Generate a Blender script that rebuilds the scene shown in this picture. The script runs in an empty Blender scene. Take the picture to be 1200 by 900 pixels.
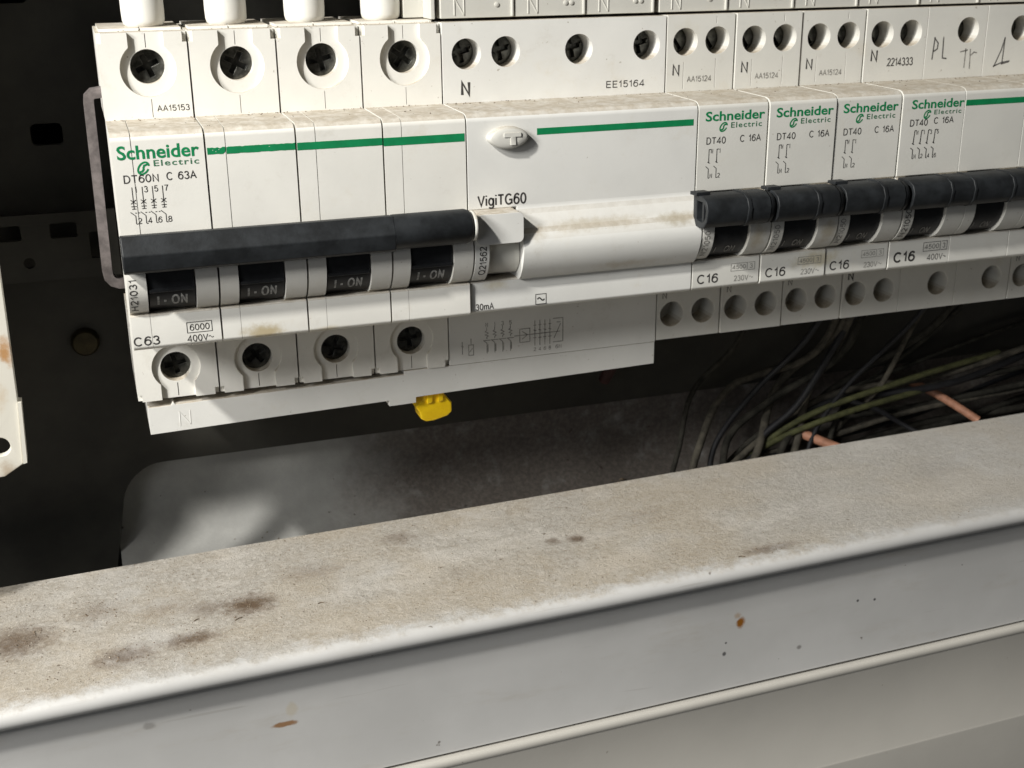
import bpy, bmesh, math, random
from mathutils import Vector, Matrix
from mathutils.geometry import tessellate_polygon

S = 0.001                     # the scene is modelled in millimetres and stored in metres
C = bpy.context.scene.collection
sc = bpy.context.scene
R = math.radians
rnd = random.Random(7)

# ------------------------------------------------------------------ camera
cam_d = bpy.data.cameras.new('camera')
cam = bpy.data.objects.new('camera', cam_d); C.objects.link(cam)
cam.location = (-4.5996 * S, -252.486 * S, 34.193 * S)
cam.rotation_euler = (R(70.2959), R(0.52063), R(-19.05222))
cam_d.sensor_width = 36.0
cam_d.lens = 43.487
cam_d.clip_start = 0.01
cam_d.clip_end = 20
cam_d.dof.use_dof = True
cam_d.dof.focus_distance = 0.262
cam_d.dof.aperture_fstop = 40
sc.camera = cam

# ------------------------------------------------------------------ world and lamps
w = bpy.data.worlds.new('World'); sc.world = w; w.use_nodes = True
w.node_tree.nodes['Background'].inputs[0].default_value = (0.95, 0.97, 1.0, 1)
w.node_tree.nodes['Background'].inputs[1].default_value = 0.02

def area(name, loc, target, size, power, col):
    d = bpy.data.lights.new(name, 'AREA'); d.shape = 'DISK'; d.size = size * S; d.energy = power; d.color = col
    o = bpy.data.objects.new(name, d); C.objects.link(o)
    o.location = Vector(loc) * S
    o.rotation_euler = (Vector(target) - Vector(loc)).to_track_quat('-Z', 'Y').to_euler()
    return o
area('work_lamp', (-304, -220, 334), (60, 0, -40), 28, 3.7, (1.0, 0.975, 0.92))
area('side_fill', (-560, -340, 300), (80, 0, -50), 170, 5.0, (1.0, 0.985, 0.95))  # added broad fill, softens the shadows under the handle bar
area('front_fill', (-700, -720, 130), (80, 0, -80), 420, 1.1, (0.98, 0.99, 1.0))  # added weak frontal fill standing in for room bounce

sc.view_settings.view_transform = 'Standard'
sc.view_settings.look = 'None'
sc.view_settings.exposure = 0.0
sc.view_settings.gamma = 1.0

# ------------------------------------------------------------------ materials
def nodes(name):
    m = bpy.data.materials.new(name); m.use_nodes = True
    nt = m.node_tree
    return m, nt, nt.nodes['Principled BSDF']
def N(nt, t, **kw):
    n = nt.nodes.new(t)
    for k, v in kw.items(): setattr(n, k, v)
    return n
def mixc(nt, fac, a, b):
    n = N(nt, 'ShaderNodeMix', data_type='RGBA')
    for sock, v in ((n.inputs[0], fac), (n.inputs[6], a), (n.inputs[7], b)):
        if isinstance(v, (int, float)): sock.default_value = v
        elif isinstance(v, tuple): sock.default_value = (*v, 1) if len(v) == 3 else v
        else: nt.links.new(v, sock)
    return n.outputs[2]
def math_(nt, op, a, b=0.0, clamp=False):
    n = N(nt, 'ShaderNodeMath', operation=op, use_clamp=clamp)
    for s_, v in ((n.inputs[0], a), (n.inputs[1], b)):
        if isinstance(v, (int, float)): s_.default_value = v
        else: nt.links.new(v, s_)
    return n.outputs[0]
def ramp(nt, v, a, b, lo=0.0, hi=1.0):
    n = N(nt, 'ShaderNodeMapRange'); n.clamp = True; n.interpolation_type = 'SMOOTHSTEP'
    nt.links.new(v, n.inputs[0])
    for i, x in zip((1, 2, 3, 4), (a, b, lo, hi)): n.inputs[i].default_value = x
    return n.outputs[0]
def noise(nt, vec, scale, detail=4, rough=0.6, stretch=None):
    if stretch:
        mp = N(nt, 'ShaderNodeMapping'); nt.links.new(vec, mp.inputs[0]); mp.inputs['Scale'].default_value = stretch; vec = mp.outputs[0]
    n = N(nt, 'ShaderNodeTexNoise'); nt.links.new(vec, n.inputs['Vector'])
    n.inputs['Scale'].default_value = scale; n.inputs['Detail'].default_value = detail; n.inputs['Roughness'].default_value = rough
    return n.outputs[0]
def bump(nt, bs, h, dist, strength=0.4):
    n = N(nt, 'ShaderNodeBump'); n.inputs['Strength'].default_value = strength; n.inputs['Distance'].default_value = dist * S
    nt.links.new(h, n.inputs['Height']); nt.links.new(n.outputs[0], bs.inputs['Normal'])
def pos(nt):
    return N(nt, 'ShaderNodeNewGeometry').outputs['Position']
def blob(nt, p, c, r, soft=0.5, warp=None, k=1.5):
    """A stain: mask of an ellipsoid round c with radii r (mm), edge broken up by noise."""
    mp = N(nt, 'ShaderNodeMapping'); mp.vector_type = 'POINT'
    mp.inputs['Location'].default_value = [-a / b for a, b in zip(c, r)]
    mp.inputs['Scale'].default_value = [1.0 / (b * S) for b in r]
    nt.links.new(p, mp.inputs[0])
    ln = N(nt, 'ShaderNodeVectorMath', operation='LENGTH'); nt.links.new(mp.outputs[0], ln.inputs[0])
    v = ln.outputs['Value']
    if warp is not None: v = math_(nt, 'ADD', v, math_(nt, 'MULTIPLY', math_(nt, 'SUBTRACT', warp, 0.5), k))
    return ramp(nt, v, 1.0, 1.0 - soft)

def plastic(name, base, dust=0.9, rough=0.42, speck=0.5, stains=()):
    m, nt, b = nodes(name)
    g = N(nt, 'ShaderNodeNewGeometry'); p = g.outputs['Position']
    tone = ramp(nt, noise(nt, p, 55, 5), 0.3, 0.7)
    c = mixc(nt, tone, tuple(x * 0.93 for x in base), base)
    yel = ramp(nt, noise(nt, p, 90, 6, 0.7), 0.56, 0.8, 0, 0.30)
    c = mixc(nt, yel, c, (0.58, 0.50, 0.36))
    sp = ramp(nt, noise(nt, p, 900, 2), 0.72, 0.78, 0, speck)
    c = mixc(nt, sp, c, (0.22, 0.17, 0.11))
    gr = ramp(nt, noise(nt, p, 130, 7, 0.75), 0.55, 0.80, 0, 0.28)
    c = mixc(nt, gr, c, (0.44, 0.40, 0.32))
    s2 = ramp(nt, noise(nt, p, 330, 3), 0.735, 0.80, 0, speck * 0.7)
    c = mixc(nt, s2, c, (0.34, 0.28, 0.19))
    wn = noise(nt, p, 420, 5, 0.7)
    for (cc, rr, col, k) in stains:
        c = mixc(nt, math_(nt, 'MULTIPLY', blob(nt, p, cc, rr, 0.9, wn), k), c, col)
    sx = N(nt, 'ShaderNodeSeparateXYZ'); nt.links.new(g.outputs['True Normal'], sx.inputs[0])
    up = ramp(nt, sx.outputs[2], 0.35, 0.85)
    dn = ramp(nt, noise(nt, p, 260, 6, 0.7), 0.25, 0.62)
    d = math_(nt, 'MULTIPLY', math_(nt, 'MULTIPLY', up, math_(nt, 'ADD', math_(nt, 'MULTIPLY', dn, 0.55), 0.45)), dust)
    dc = mixc(nt, ramp(nt, noise(nt, p, 700, 3), 0.4, 0.65), (0.375, 0.32, 0.24), (0.48, 0.425, 0.345))
    c = mixc(nt, d, c, dc)
    nt.links.new(c, b.inputs['Base Color'])
    rr = N(nt, 'ShaderNodeMapRange'); nt.links.new(d, rr.inputs[0]); rr.inputs[3].default_value = rough; rr.inputs[4].default_value = 0.95
    nt.links.new(rr.outputs[0], b.inputs['Roughness'])
    b.inputs['Specular IOR Level'].default_value = 0.4
    bump(nt, b, noise(nt, p, 1500, 3), 0.05, 0.25)
    return m

def simple(name, col, rough=0.5, metal=0.0, var=0.15, scale=300, spec=0.5, bmp=0.0):
    m, nt, b = nodes(name); p = pos(nt)
    n = ramp(nt, noise(nt, p, scale, 5, 0.65), 0.3, 0.72)
    c = mixc(nt, n, tuple(max(0, x * (1 - var)) for x in col), tuple(min(1, x * (1 + var)) for x in col))
    nt.links.new(c, b.inputs['Base Color'])
    b.inputs['Roughness'].default_value = rough; b.inputs['Metallic'].default_value = metal
    b.inputs['Specular IOR Level'].default_value = spec
    if bmp: bump(nt, b, noise(nt, p, 1800, 4), bmp, 0.5)
    return m

M = {}
M['warm'] = plastic('warm_white_plastic', (0.80, 0.785, 0.73), stains=[
    ((27, -1, -42.5), (6.5, 3, 2.6), (0.40, 0.30, 0.12), 0.75),
    ((40, -1, -43.5), (5, 3, 1.2), (0.45, 0.36, 0.18), 0.5),
    ((64, -1, -36), (5, 3, 1.2), (0.45, 0.36, 0.18), 0.4)])
M['cool'] = plastic('grey_white_plastic', (0.765, 0.76, 0.725), stains=[
    ((100, -2, -25.0), (18, 5, 1.9), (0.42, 0.37, 0.27), 0.6),
    ((121, -3, -25.4), (8, 5, 2.0), (0.36, 0.31, 0.21), 0.7),
    ((87, -2, -26), (3, 5, 2.5), (0.42, 0.36, 0.26), 0.6),
    ((78, -1, -37.5), (5, 3, 2.0), (0.50, 0.42, 0.24), 0.5),
    ((108, -4, -35), (12, 5, 1.5), (0.45, 0.37, 0.24), 0.45)])
M['small'] = plastic('aged_white_plastic', (0.71, 0.70, 0.65), stains=[
    ((160, 0, -39), (9, 4, 3.0), (0.45, 0.38, 0.20), 0.55),
    ((141, -3, -31), (3.0, 5, 5), (0.42, 0.34, 0.20), 0.55),
    ((160, -3, -31), (3.0, 5, 5), (0.42, 0.34, 0.20), 0.55)])
M['bus'] = plastic('busbar_grey_plastic', (0.60, 0.59, 0.54), dust=0.7)
M['button'] = plastic('button_plastic', (0.66, 0.65, 0.60), dust=0.6, rough=0.5, speck=1.0)
M['sleeve'] = plastic('white_cable_sheath', (0.80, 0.79, 0.74), dust=0.2, rough=0.4)
M['black'] = simple('black_handle_plastic', (0.017, 0.019, 0.021), 0.52, 0, 0.45, 180, 0.35, 0.05)
M['rotor'] = simple('black_toggle_plastic', (0.016, 0.017, 0.019), 0.45, 0, 0.3, 400, 0.45)
M['ink'] = simple('black_print', (0.045, 0.042, 0.040), 0.6, 0, 0.2)
M['faint'] = simple('worn_grey_print', (0.26, 0.25, 0.23), 0.6, 0, 0.5, 900)
M['pencil'] = simple('pencil_writing', (0.12, 0.115, 0.11), 0.7, 0, 0.5, 1200)
M['green'] = simple('green_print', (0.004, 0.215, 0.075), 0.5, 0, 0.12)
M['paleprint'] = simple('pale_toggle_print', (0.34, 0.34, 0.33), 0.6, 0, 0.5, 1500)
M['screw'] = simple('dark_steel_screw', (0.10, 0.10, 0.09), 0.32, 0.75, 0.6, 500, 0.5, 0.12)
M['yellow'] = simple('yellow_plastic', (0.98, 0.62, 0.008), 0.4, 0, 0.10)
M['steel'] = simple('dull_zinc_steel', (0.21, 0.185, 0.18), 0.42, 0.45, 0.35)
M['brass'] = simple('tarnished_brass', (0.035, 0.028, 0.012), 0.5, 0.6, 0.4)
M['shell'] = simple('dark_cabinet_paint', (0.014, 0.0135, 0.012), 0.7, 0, 0.3, 60)
M['wire_dark'] = simple('black_wire_insulation', (0.014, 0.014, 0.016), 0.6, 0, 0.4)
M['wire_dusty'] = simple('dusty_black_wire', (0.034, 0.032, 0.026), 0.9, 0, 0.6, 200, 0.2)
M['wire_grey'] = simple('dusty_grey_wire', (0.075, 0.067, 0.051), 0.9, 0, 0.5)
M['wire_green'] = simple('dusty_green_wire', (0.075, 0.078, 0.030), 0.7, 0, 0.4)
M['wire_red'] = simple('dull_red_wire', (0.035, 0.010, 0.009), 0.6, 0, 0.3)
M['wire_blue'] = simple('dark_blue_wire', (0.015, 0.022, 0.045), 0.6, 0, 0.3)
M['copper'] = simple('orange_copper', (0.52, 0.25, 0.155), 0.6, 0.05, 0.2, 500)
M['crumb'] = simple('brown_crumb', (0.17, 0.13, 0.09), 0.95, 0, 0.6, 3000)
M['palecrumb'] = simple('plaster_crumb', (0.50, 0.46, 0.38), 0.95, 0, 0.3, 3000)

def plate_material():
    m, nt, b = nodes('dusty_dark_plate'); p = pos(nt)
    n = ramp(nt, noise(nt, p, 40, 6, 0.7), 0.3, 0.7)
    c = mixc(nt, n, (0.019, 0.018, 0.014), (0.036, 0.034, 0.027))
    nt.links.new(c, b.inputs['Base Color']); b.inputs['Roughness'].default_value = 0.7
    return m
M['plate'] = plate_material()

def tray_material():
    m, nt, b = nodes('dusty_grey_tray'); p = pos(nt)
    n = ramp(nt, noise(nt, p, 60, 6, 0.7), 0.3, 0.7)
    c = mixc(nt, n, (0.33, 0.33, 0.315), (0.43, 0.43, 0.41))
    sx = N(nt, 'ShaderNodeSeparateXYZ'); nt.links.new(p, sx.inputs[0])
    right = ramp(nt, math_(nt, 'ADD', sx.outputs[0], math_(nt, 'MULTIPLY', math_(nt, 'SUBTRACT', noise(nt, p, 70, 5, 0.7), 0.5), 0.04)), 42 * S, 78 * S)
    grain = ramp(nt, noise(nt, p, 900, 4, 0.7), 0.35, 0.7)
    dust_shadec = mixc(nt, grain, (0.10, 0.087, 0.075), (0.165, 0.142, 0.124))  # brown dust, its colour darkened to deepen the shade on the right
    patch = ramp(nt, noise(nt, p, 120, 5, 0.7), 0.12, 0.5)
    c = mixc(nt, math_(nt, 'MULTIPLY', math_(nt, 'ADD', math_(nt, 'MULTIPLY', right, 0.86), 0.12), patch), c, dust_shadec)
    sp = ramp(nt, noise(nt, p, 420, 2), 0.70, 0.76, 0, 0.8)
    c = mixc(nt, sp, c, (0.06, 0.045, 0.035))
    nt.links.new(c, b.inputs['Base Color']); b.inputs['Roughness'].default_value = 0.75
    bump(nt, b, grain, 0.06, 0.35)
    return m
M['tray'] = tray_material()

def rail_material():
    m, nt, b = nodes('dusty_painted_frame')
    g = N(nt, 'ShaderNodeNewGeometry'); p = g.outputs['Position']
    paint = mixc(nt, ramp(nt, noise(nt, p, 30, 5), 0.3, 0.7), (0.50, 0.495, 0.48), (0.56, 0.555, 0.54))
    smear = ramp(nt, noise(nt, p, 90, 6, 0.75, (0.35, 1.0, 1.6)), 0.52, 0.74, 0, 0.35)
    paint = mixc(nt, smear, paint, (0.42, 0.385, 0.33))
    scr = ramp(nt, noise(nt, p, 420, 3, 0.6, (0.06, 1.0, 1.0)), 0.66, 0.72, 0, 0.28)
    paint = mixc(nt, scr, paint, (0.30, 0.28, 0.25))
    # scuffs and chips on the bare paint
    sp = ramp(nt, noise(nt, p, 260, 2), 0.745, 0.765, 0, 0.7)
    paint = mixc(nt, sp, paint, (0.10, 0.08, 0.06))
    wn = noise(nt, p, 300, 5, 0.7)
    for cc, rr, col, k in (((132, -22, -121.5), (1.5, 4, 1.8), (0.26, 0.10, 0.012), 1.0), ((131, -22, -119.6), (1.4, 4, 1.2), (0.34, 0.20, 0.08), 0.5),
                           ((21.5, -22, -124.4), (3.2, 4, 0.75), (0.26, 0.13, 0.045), 0.9), ((23.4, -22, -121.0), (1.6, 4, 2.4), (0.50, 0.46, 0.38), 0.8),
                           ((128, -22, -129.5), (0.7, 4, 0.8), (0.08, 0.08, 0.08), 0.9), ((128.3, -22, -126.5), (0.4, 4, 0.4), (0.08, 0.08, 0.08), 0.9),
                           ((165, -22, -122), (0.5, 4, 0.5), (0.05, 0.05, 0.05), 0.9), ((170, -22, -122.6), (0.5, 4, 0.5), (0.05, 0.05, 0.05), 0.9),
                           ((149, -22, -132), (0.9, 4, 0.8), (0.2, 0.19, 0.18), 0.8), ((-6, -22, -118), (1.6, 4, 1.2), (0.2, 0.19, 0.18), 0.5)):
        paint = mixc(nt, math_(nt, 'MULTIPLY', blob(nt, p, cc, rr, 0.6, wn if rr[0] > 1 else None), k), paint, col)
    # dust lying on the flat top
    sx = N(nt, 'ShaderNodeSeparateXYZ'); nt.links.new(g.outputs['True Normal'], sx.inputs[0])
    up = ramp(nt, sx.outputs[2], 0.45, 0.97)
    sp2 = N(nt, 'ShaderNodeSeparateXYZ'); nt.links.new(p, sp2.inputs[0])
    edge = ramp(nt, math_(nt, 'ADD', sp2.outputs[1], math_(nt, 'MULTIPLY', math_(nt, 'SUBTRACT', noise(nt, p, 230, 7, 0.8), 0.5), 0.022)), -27.0 * S, -18.5 * S)
    thick = ramp(nt, noise(nt, p, 45, 6, 0.72), 0.22, 0.50, 0.45, 1.0)
    farx = ramp(nt, sp2.outputs[0], 110 * S, 230 * S, 1.0, 0.62)
    d = math_(nt, 'MULTIPLY', math_(nt, 'MULTIPLY', up, edge), math_(nt, 'MULTIPLY', thick, farx))
    fine = ramp(nt, noise(nt, p, 850, 6, 0.82), 0.36, 0.64)
    med = ramp(nt, noise(nt, p, 380, 5, 0.7), 0.30, 0.72)
    dc = mixc(nt, fine, (0.315, 0.285, 0.24), (0.49, 0.462, 0.418))
    dc = mixc(nt, math_(nt, 'MULTIPLY', med, 0.32), dc, (0.49, 0.465, 0.42))
    clump = ramp(nt, noise(nt, p, 170, 7, 0.78), 0.50, 0.70, 0, 0.55)
    dc = mixc(nt, clump, dc, (0.30, 0.26, 0.205))
    pale = ramp(nt, noise(nt, p, 70, 7, 0.72, (0.6, 1.0, 1.0)), 0.50, 0.66, 0, 0.75)
    wipe = ramp(nt, noise(nt, p, 260, 4, 0.6, (0.10, 1.0, 1.0)), 0.56, 0.70, 0, 0.40)
    dc = mixc(nt, wipe, dc, (0.50, 0.475, 0.43))
    dc = mixc(nt, pale, dc, (0.55, 0.52, 0.47))
    warmth = ramp(nt, noise(nt, p, 28, 3), 0.38, 0.62, 0, 0.35)
    dc = mixc(nt, warmth, dc, (0.42, 0.34, 0.23))
    dk = ramp(nt, noise(nt, p, 700, 2), 0.685, 0.75, 0, 0.75)
    dc = mixc(nt, dk, dc, (0.13, 0.095, 0.06))
    wn2 = noise(nt, p, 420, 7, 0.8)
    for cc, rr, k in (((18.5, -0.5, -106), (7.5, 6.0, 14), 1.0), ((9, 1.0, -106), (5, 4, 14), 0.5), ((-9.2, -12.6, -106), (8.0, 5.2, 14), 1.0), ((4.2, -10.6, -106), (7.4, 3.6, 14), 1.0),
                      ((-31, 2, -107), (10, 8, 14), 0.9), ((98.8, 2.3, -105), (3.0, 2.6, 14), 0.9), ((93, 3.5, -105), (2.6, 2.2, 14), 0.7), ((140, -20, -105), (9, 2.6, 14), 0.8),
                      ((-14, 9, -106), (8, 7, 14), 0.4), ((0, 5, -106), (8, 6, 14), 0.25), ((58, 19, -105), (5, 4, 14), 0.5), ((205, 4, -104), (10, 7, 14), 0.25), ((66, -3, -105), (6, 4, 14), 0.15),
                      ((35, 10, -106), (10, 5, 14), 0.35), ((120, 8, -105), (8, 4, 14), 0.15), ((245, -14, -103), (10, 4, 14), 0.3)):
        dc = mixc(nt, math_(nt, 'MULTIPLY', blob(nt, p, cc, tuple(q * 1.25 for q in rr), 0.95, wn2), k), dc, (0.12, 0.08, 0.048))
    c = mixc(nt, d, paint, dc)
    nt.links.new(c, b.inputs['Base Color'])
    rr = N(nt, 'ShaderNodeMapRange'); nt.links.new(d, rr.inputs[0]); rr.inputs[3].default_value = 0.42; rr.inputs[4].default_value = 0.98
    nt.links.new(rr.outputs[0], b.inputs['Roughness'])
    h = math_(nt, 'MULTIPLY', math_(nt, 'ADD', fine, med), d)
    bump(nt, b, h, 0.22, 0.6)
    return m
M['rail'] = rail_material()

def panel_material(name, col, rust=()):
    m, nt, b = nodes(name); p = pos(nt)
    c = mixc(nt, ramp(nt, noise(nt, p, 18, 5), 0.3, 0.7), tuple(x * 0.9 for x in col), col)
    c = mixc(nt, ramp(nt, noise(nt, p, 220, 3), 0.72, 0.77, 0, 0.6), c, (0.13, 0.10, 0.07))
    wn = noise(nt, p, 350, 5, 0.7)
    for cc, rr, cl, k in rust: c = mixc(nt, math_(nt, 'MULTIPLY', blob(nt, p, cc, rr, 0.8, wn), k), c, cl)
    nt.links.new(c, b.inputs['Base Color']); b.inputs['Roughness'].default_value = 0.5
    bump(nt, b, noise(nt, p, 900, 3), 0.05, 0.25)
    return m
M['panel'] = panel_material('beige_grey_paint', (0.50, 0.48, 0.435))
M['upright'] = panel_material('worn_white_paint', (0.66, 0.635, 0.56), [((-24.8, 10, -44), (2.6, 5, 4), (0.42, 0.20, 0.05), 0.9), ((-28, 10, -53), (3, 5, 5), (0.5, 0.36, 0.2), 0.4), ((-28, 10, -70), (3, 5, 3), (0.34, 0.24, 0.14), 0.6)])

# ------------------------------------------------------------------ mesh helpers
def obj(name, bm, mat, parent=None, org=None, smooth=None, bevel=0.0):
    """Link bm (millimetres, scene coordinates) as one mesh object under parent."""
    bmesh.ops.recalc_face_normals(bm, faces=bm.faces[:])
    o_ = Vector(org if org is not None else (parent['org'] if parent is not None else (0, 0, 0)))
    for v in bm.verts: v.co = (v.co - o_) * S
    me = bpy.data.meshes.new(name); bm.to_mesh(me); bm.free()
    me.materials.append(mat)
    if smooth or bevel:
        for p in me.polygons: p.use_smooth = True
        me.set_sharp_from_angle(angle=R(smooth or 35))
    o = bpy.data.objects.new(name, me); C.objects.link(o)
    if bevel:
        b = o.modifiers.new('edge', 'BEVEL'); b.width = bevel * S; b.segments = 2; b.limit_method = 'ANGLE'; b.angle_limit = R(50); b.use_clamp_overlap = True
        wn = o.modifiers.new('wn', 'WEIGHTED_NORMAL'); wn.keep_sharp = False
    if parent is not None:
        while 'org' not in parent.keys(): parent = parent.parent
        o.parent = parent
    return o
def sub(o, part):
    """Make o a sub-part of part (both are in the thing's coordinates)."""
    o.parent = part; return o
def thing(name, org, label, cat, group=None):
    e = bpy.data.objects.new(name, None); C.objects.link(e)
    e.empty_display_size = 0.01; e.location = Vector(org) * S
    e['org'] = [float(a) for a in org]; e['label'] = label; e['category'] = cat
    if group: e['group'] = group
    return e
def tag(o, label=None, cat=None, group=None, kind=None):
    for k, v in (('label', label), ('category', cat), ('group', group), ('kind', kind)):
        if v: o[k] = v
    return o

XZ = lambda a, b, c: Vector((a, c, b))      # outline in x,z, depth along y
YZ = lambda a, b, c: Vector((c, a, b))      # outline in y,z, extruded along x
XY = lambda a, b, c: Vector((a, b, c))      # outline in x,y, extruded along z

def slab(bm, outer, d0, d1, holes=(), hd=None, mp=XZ, through=False, inner=None):
    """Solid of an outline between depths d0 and d1; holes cut from the d0 face hd deep."""
    loops = [list(outer)] + [list(h) for h in holes]
    front = [[bm.verts.new(mp(a, b, d0)) for a, b in l] for l in loops]
    flat = [v for l in front for v in l]
    tris = tessellate_polygon([[Vector((a, b, 0)) for a, b in l] for l in loops])
    for t in tris:
        try: bm.faces.new([flat[i] for i in t])
        except ValueError: pass
    back = [bm.verts.new(mp(a, b, d1)) for a, b in outer]
    n = len(outer)
    for i in range(n): bm.faces.new([front[0][i], front[0][(i + 1) % n], back[(i + 1) % n], back[i]])
    if not through:
        bt = tessellate_polygon([[Vector((a, b, 0)) for a, b in outer]])
        for t in bt:
            try: bm.faces.new([back[i] for i in t])
            except ValueError: pass
        for hl, fv in zip(loops[1:], front[1:]):
            k = len(hl); e = (d0 + (hd if hd is not None else (d1 - d0) * 0.5))
            bv = [bm.verts.new(mp(a, b, e)) for a, b in hl]
            for i in range(k): bm.faces.new([fv[i], fv[(i + 1) % k], bv[(i + 1) % k], bv[i]])
            bm.faces.new(bv)
    else:
        hb = []
        for hl, fv in zip(loops[1:], front[1:]):
            k = len(hl); bv = [bm.verts.new(mp(a, b, d1)) for a, b in hl]; hb.append(bv)
            for i in range(k): bm.faces.new([fv[i], fv[(i + 1) % k], bv[(i + 1) % k], bv[i]])
        fl = back + [v for l in hb for v in l]
        for t in tris:
            try: bm.faces.new([fl[i] for i in t])
            except ValueError: pass
def rect(x0, x1, z0, z1): return [(x0, z0), (x1, z0), (x1, z1), (x0, z1)]
def rrect(x0, x1, z0, z1, r, n=5):
    out = []
    for cx, cz, a0 in ((x1 - r, z0 + r, -90), (x1 - r, z1 - r, 0), (x0 + r, z1 - r, 90), (x0 + r, z0 + r, 180)):
        for i in range(n + 1):
            a = R(a0 + 90 * i / n); out.append((cx + r * math.cos(a), cz + r * math.sin(a)))
    return out
def circ(cx, cz, r, n=28, rz=None, a0=0):
    rz = rz or r
    return [(cx + r * math.cos(a0 + 2 * math.pi * i / n), cz + rz * math.sin(a0 + 2 * math.pi * i / n)) for i in range(n)]
def box(bm, x0, x1, y0, y1, z0, z1): slab(bm, rect(x0, x1, z0, z1), y0, y1)
def prism(bm, prof, x0, x1): slab(bm, prof, x0, x1, mp=YZ)
def lathe(bm, prof, c, axis='y', n=28):
    """Turned body: prof = [(radius, height)], about an axis through c."""
    rings = []
    for r, h in prof:
        ring = []
        for i in range(n):
            a = 2 * math.pi * i / n; p, q = r * math.cos(a), r * math.sin(a)
            ring.append(bm.verts.new(Vector(c) + (Vector((p, h, q)) if axis == 'y' else Vector((p, q, h)))))
        rings.append(ring)
    for a, b in zip(rings, rings[1:]):
        for i in range(n): bm.faces.new([a[i], a[(i + 1) % n], b[(i + 1) % n], b[i]])
    bm.faces.new(rings[0]); bm.faces.new(rings[-1])
def spline(pts, n=10):
    P = [Vector(p) for p in pts]; P = [P[0] * 2 - P[1]] + P + [P[-1] * 2 - P[-2]]
    out = []
    for i in range(1, len(P) - 2):
        a, b, c, d = P[i - 1:i + 3]
        for k in range(n):
            t = k / n
            out.append(0.5 * ((2 * b) + (c - a) * t + (2 * a - 5 * b + 4 * c - d) * t * t + (3 * b - a - 3 * c + d) * t ** 3))
    out.append(P[-2]); return out
def tube(bm, path, r, n=10):
    rings = []; prev = None
    for i, p in enumerate(path):
        t = (path[min(i + 1, len(path) - 1)] - path[max(i - 1, 0)]).normalized()
        u = prev if prev is not None else (Vector((0, 0, 1)) if abs(t.z) < 0.9 else Vector((1, 0, 0)))
        u = (u - t * u.dot(t)).normalized(); prev = u; v = t.cross(u)
        rings.append([bm.verts.new(p + (u * math.cos(2 * math.pi * k / n) + v * math.sin(2 * math.pi * k / n)) * r) for k in range(n)])
    for a, b in zip(rings, rings[1:]):
        for k in range(n): bm.faces.new([a[k], a[(k + 1) % n], b[(k + 1) % n], b[k]])
    bm.faces.new(rings[0]); bm.faces.new(rings[-1])

# ------------------------------------------------------------------ flat print
_glyph = {}
def glyphs(s, bold, space):
    key = (s, bold, space)
    if key not in _glyph:
        cu = bpy.data.curves.new('t', 'FONT'); cu.body = s; cu.size = 1; cu.offset = bold; cu.resolution_u = 3; cu.space_character = space
        o = bpy.data.objects.new('t', cu); C.objects.link(o)
        dg = bpy.context.evaluated_depsgraph_get(); dg.update()
        me = o.evaluated_get(dg).to_mesh()
        V = [(v.co.x, v.co.y) for v in me.vertices]; F = [tuple(p.vertices) for p in me.polygons]
        o.evaluated_get(dg).to_mesh_clear(); bpy.data.objects.remove(o); bpy.data.curves.remove(cu)
        _glyph[key] = (V, F)
    return _glyph[key]
def outline_text(bm, s, x0, x1, z0, z1, y, bold=0.0, space=1.0):
    """Outline letters fitted to the rectangle x0..x1, z0..z1 on the plane y."""
    V, F = glyphs(s, bold, space)
    ax, bx_ = min(v[0] for v in V), max(v[0] for v in V); az, bz = min(v[1] for v in V), max(v[1] for v in V)
    vs = [bm.verts.new((x0 + (a - ax) / (bx_ - ax) * (x1 - x0), y - 0.04, z0 + (b - az) / (bz - az) * (z1 - z0))) for a, b in V]
    for f in F:
        try: bm.faces.new([vs[i] for i in f])
        except ValueError: pass
def strip(bm, pts, wd, y):
    """A flat printed line of width wd with mitred corners on the surface y (a number or a function of z)."""
    if callable(y):
        q = [pts[0]]
        for a, b in zip(pts, pts[1:]):
            k = max(1, int(abs(b[1] - a[1]) / 0.35)); q += [(a[0] + (b[0] - a[0]) * i / k, a[1] + (b[1] - a[1]) * i / k) for i in range(1, k + 1)]
        pts = q
    P = [Vector(p) for p in pts]; n = len(P); L = []; closed = n > 3 and (P[0] - P[-1]).length < 1e-6
    for i, p in enumerate(P):
        a = P[i - 1] if i else (P[-2] if closed else None); b = P[i + 1] if i < n - 1 else (P[1] if closed else None)
        d1 = (p - a).normalized() if a is not None and (p - a).length > 1e-9 else None
        d2 = (b - p).normalized() if b is not None and (b - p).length > 1e-9 else None
        d1 = d1 or d2 or Vector((1, 0)); d2 = d2 or d1
        n1 = Vector((-d1.y, d1.x)); n2 = Vector((-d2.y, d2.x)); m = n1 + n2
        m = n1 if m.length < 1e-3 else m.normalized()
        m = m * (wd / 2 / max(m.dot(n1), 0.5))
        L.append((p + m, p - m))
    vs = [[bm.verts.new((q.x, (y(q.y) if callable(y) else y) - 0.04, q.y)) for q in ab] for ab in L]
    for a, b in zip(vs, vs[1:]):
        try: bm.faces.new([a[0], b[0], b[1], a[1]])
        except ValueError: pass
def strokes(bm, lines, wd, y):
    for ln in lines: strip(bm, ln, wd, y)
def ell(cx, cy, rx, ry, a0, a1, n=12):
    return [(cx + rx * math.cos(R(a0 + (a1 - a0) * i / n)), cy + ry * math.sin(R(a0 + (a1 - a0) * i / n))) for i in range(n + 1)]
six = [(.50, .80), (.46, .92), (.34, .97), (.18, .90), (.08, .70), (.04, .40), (.04, .33)]
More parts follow.
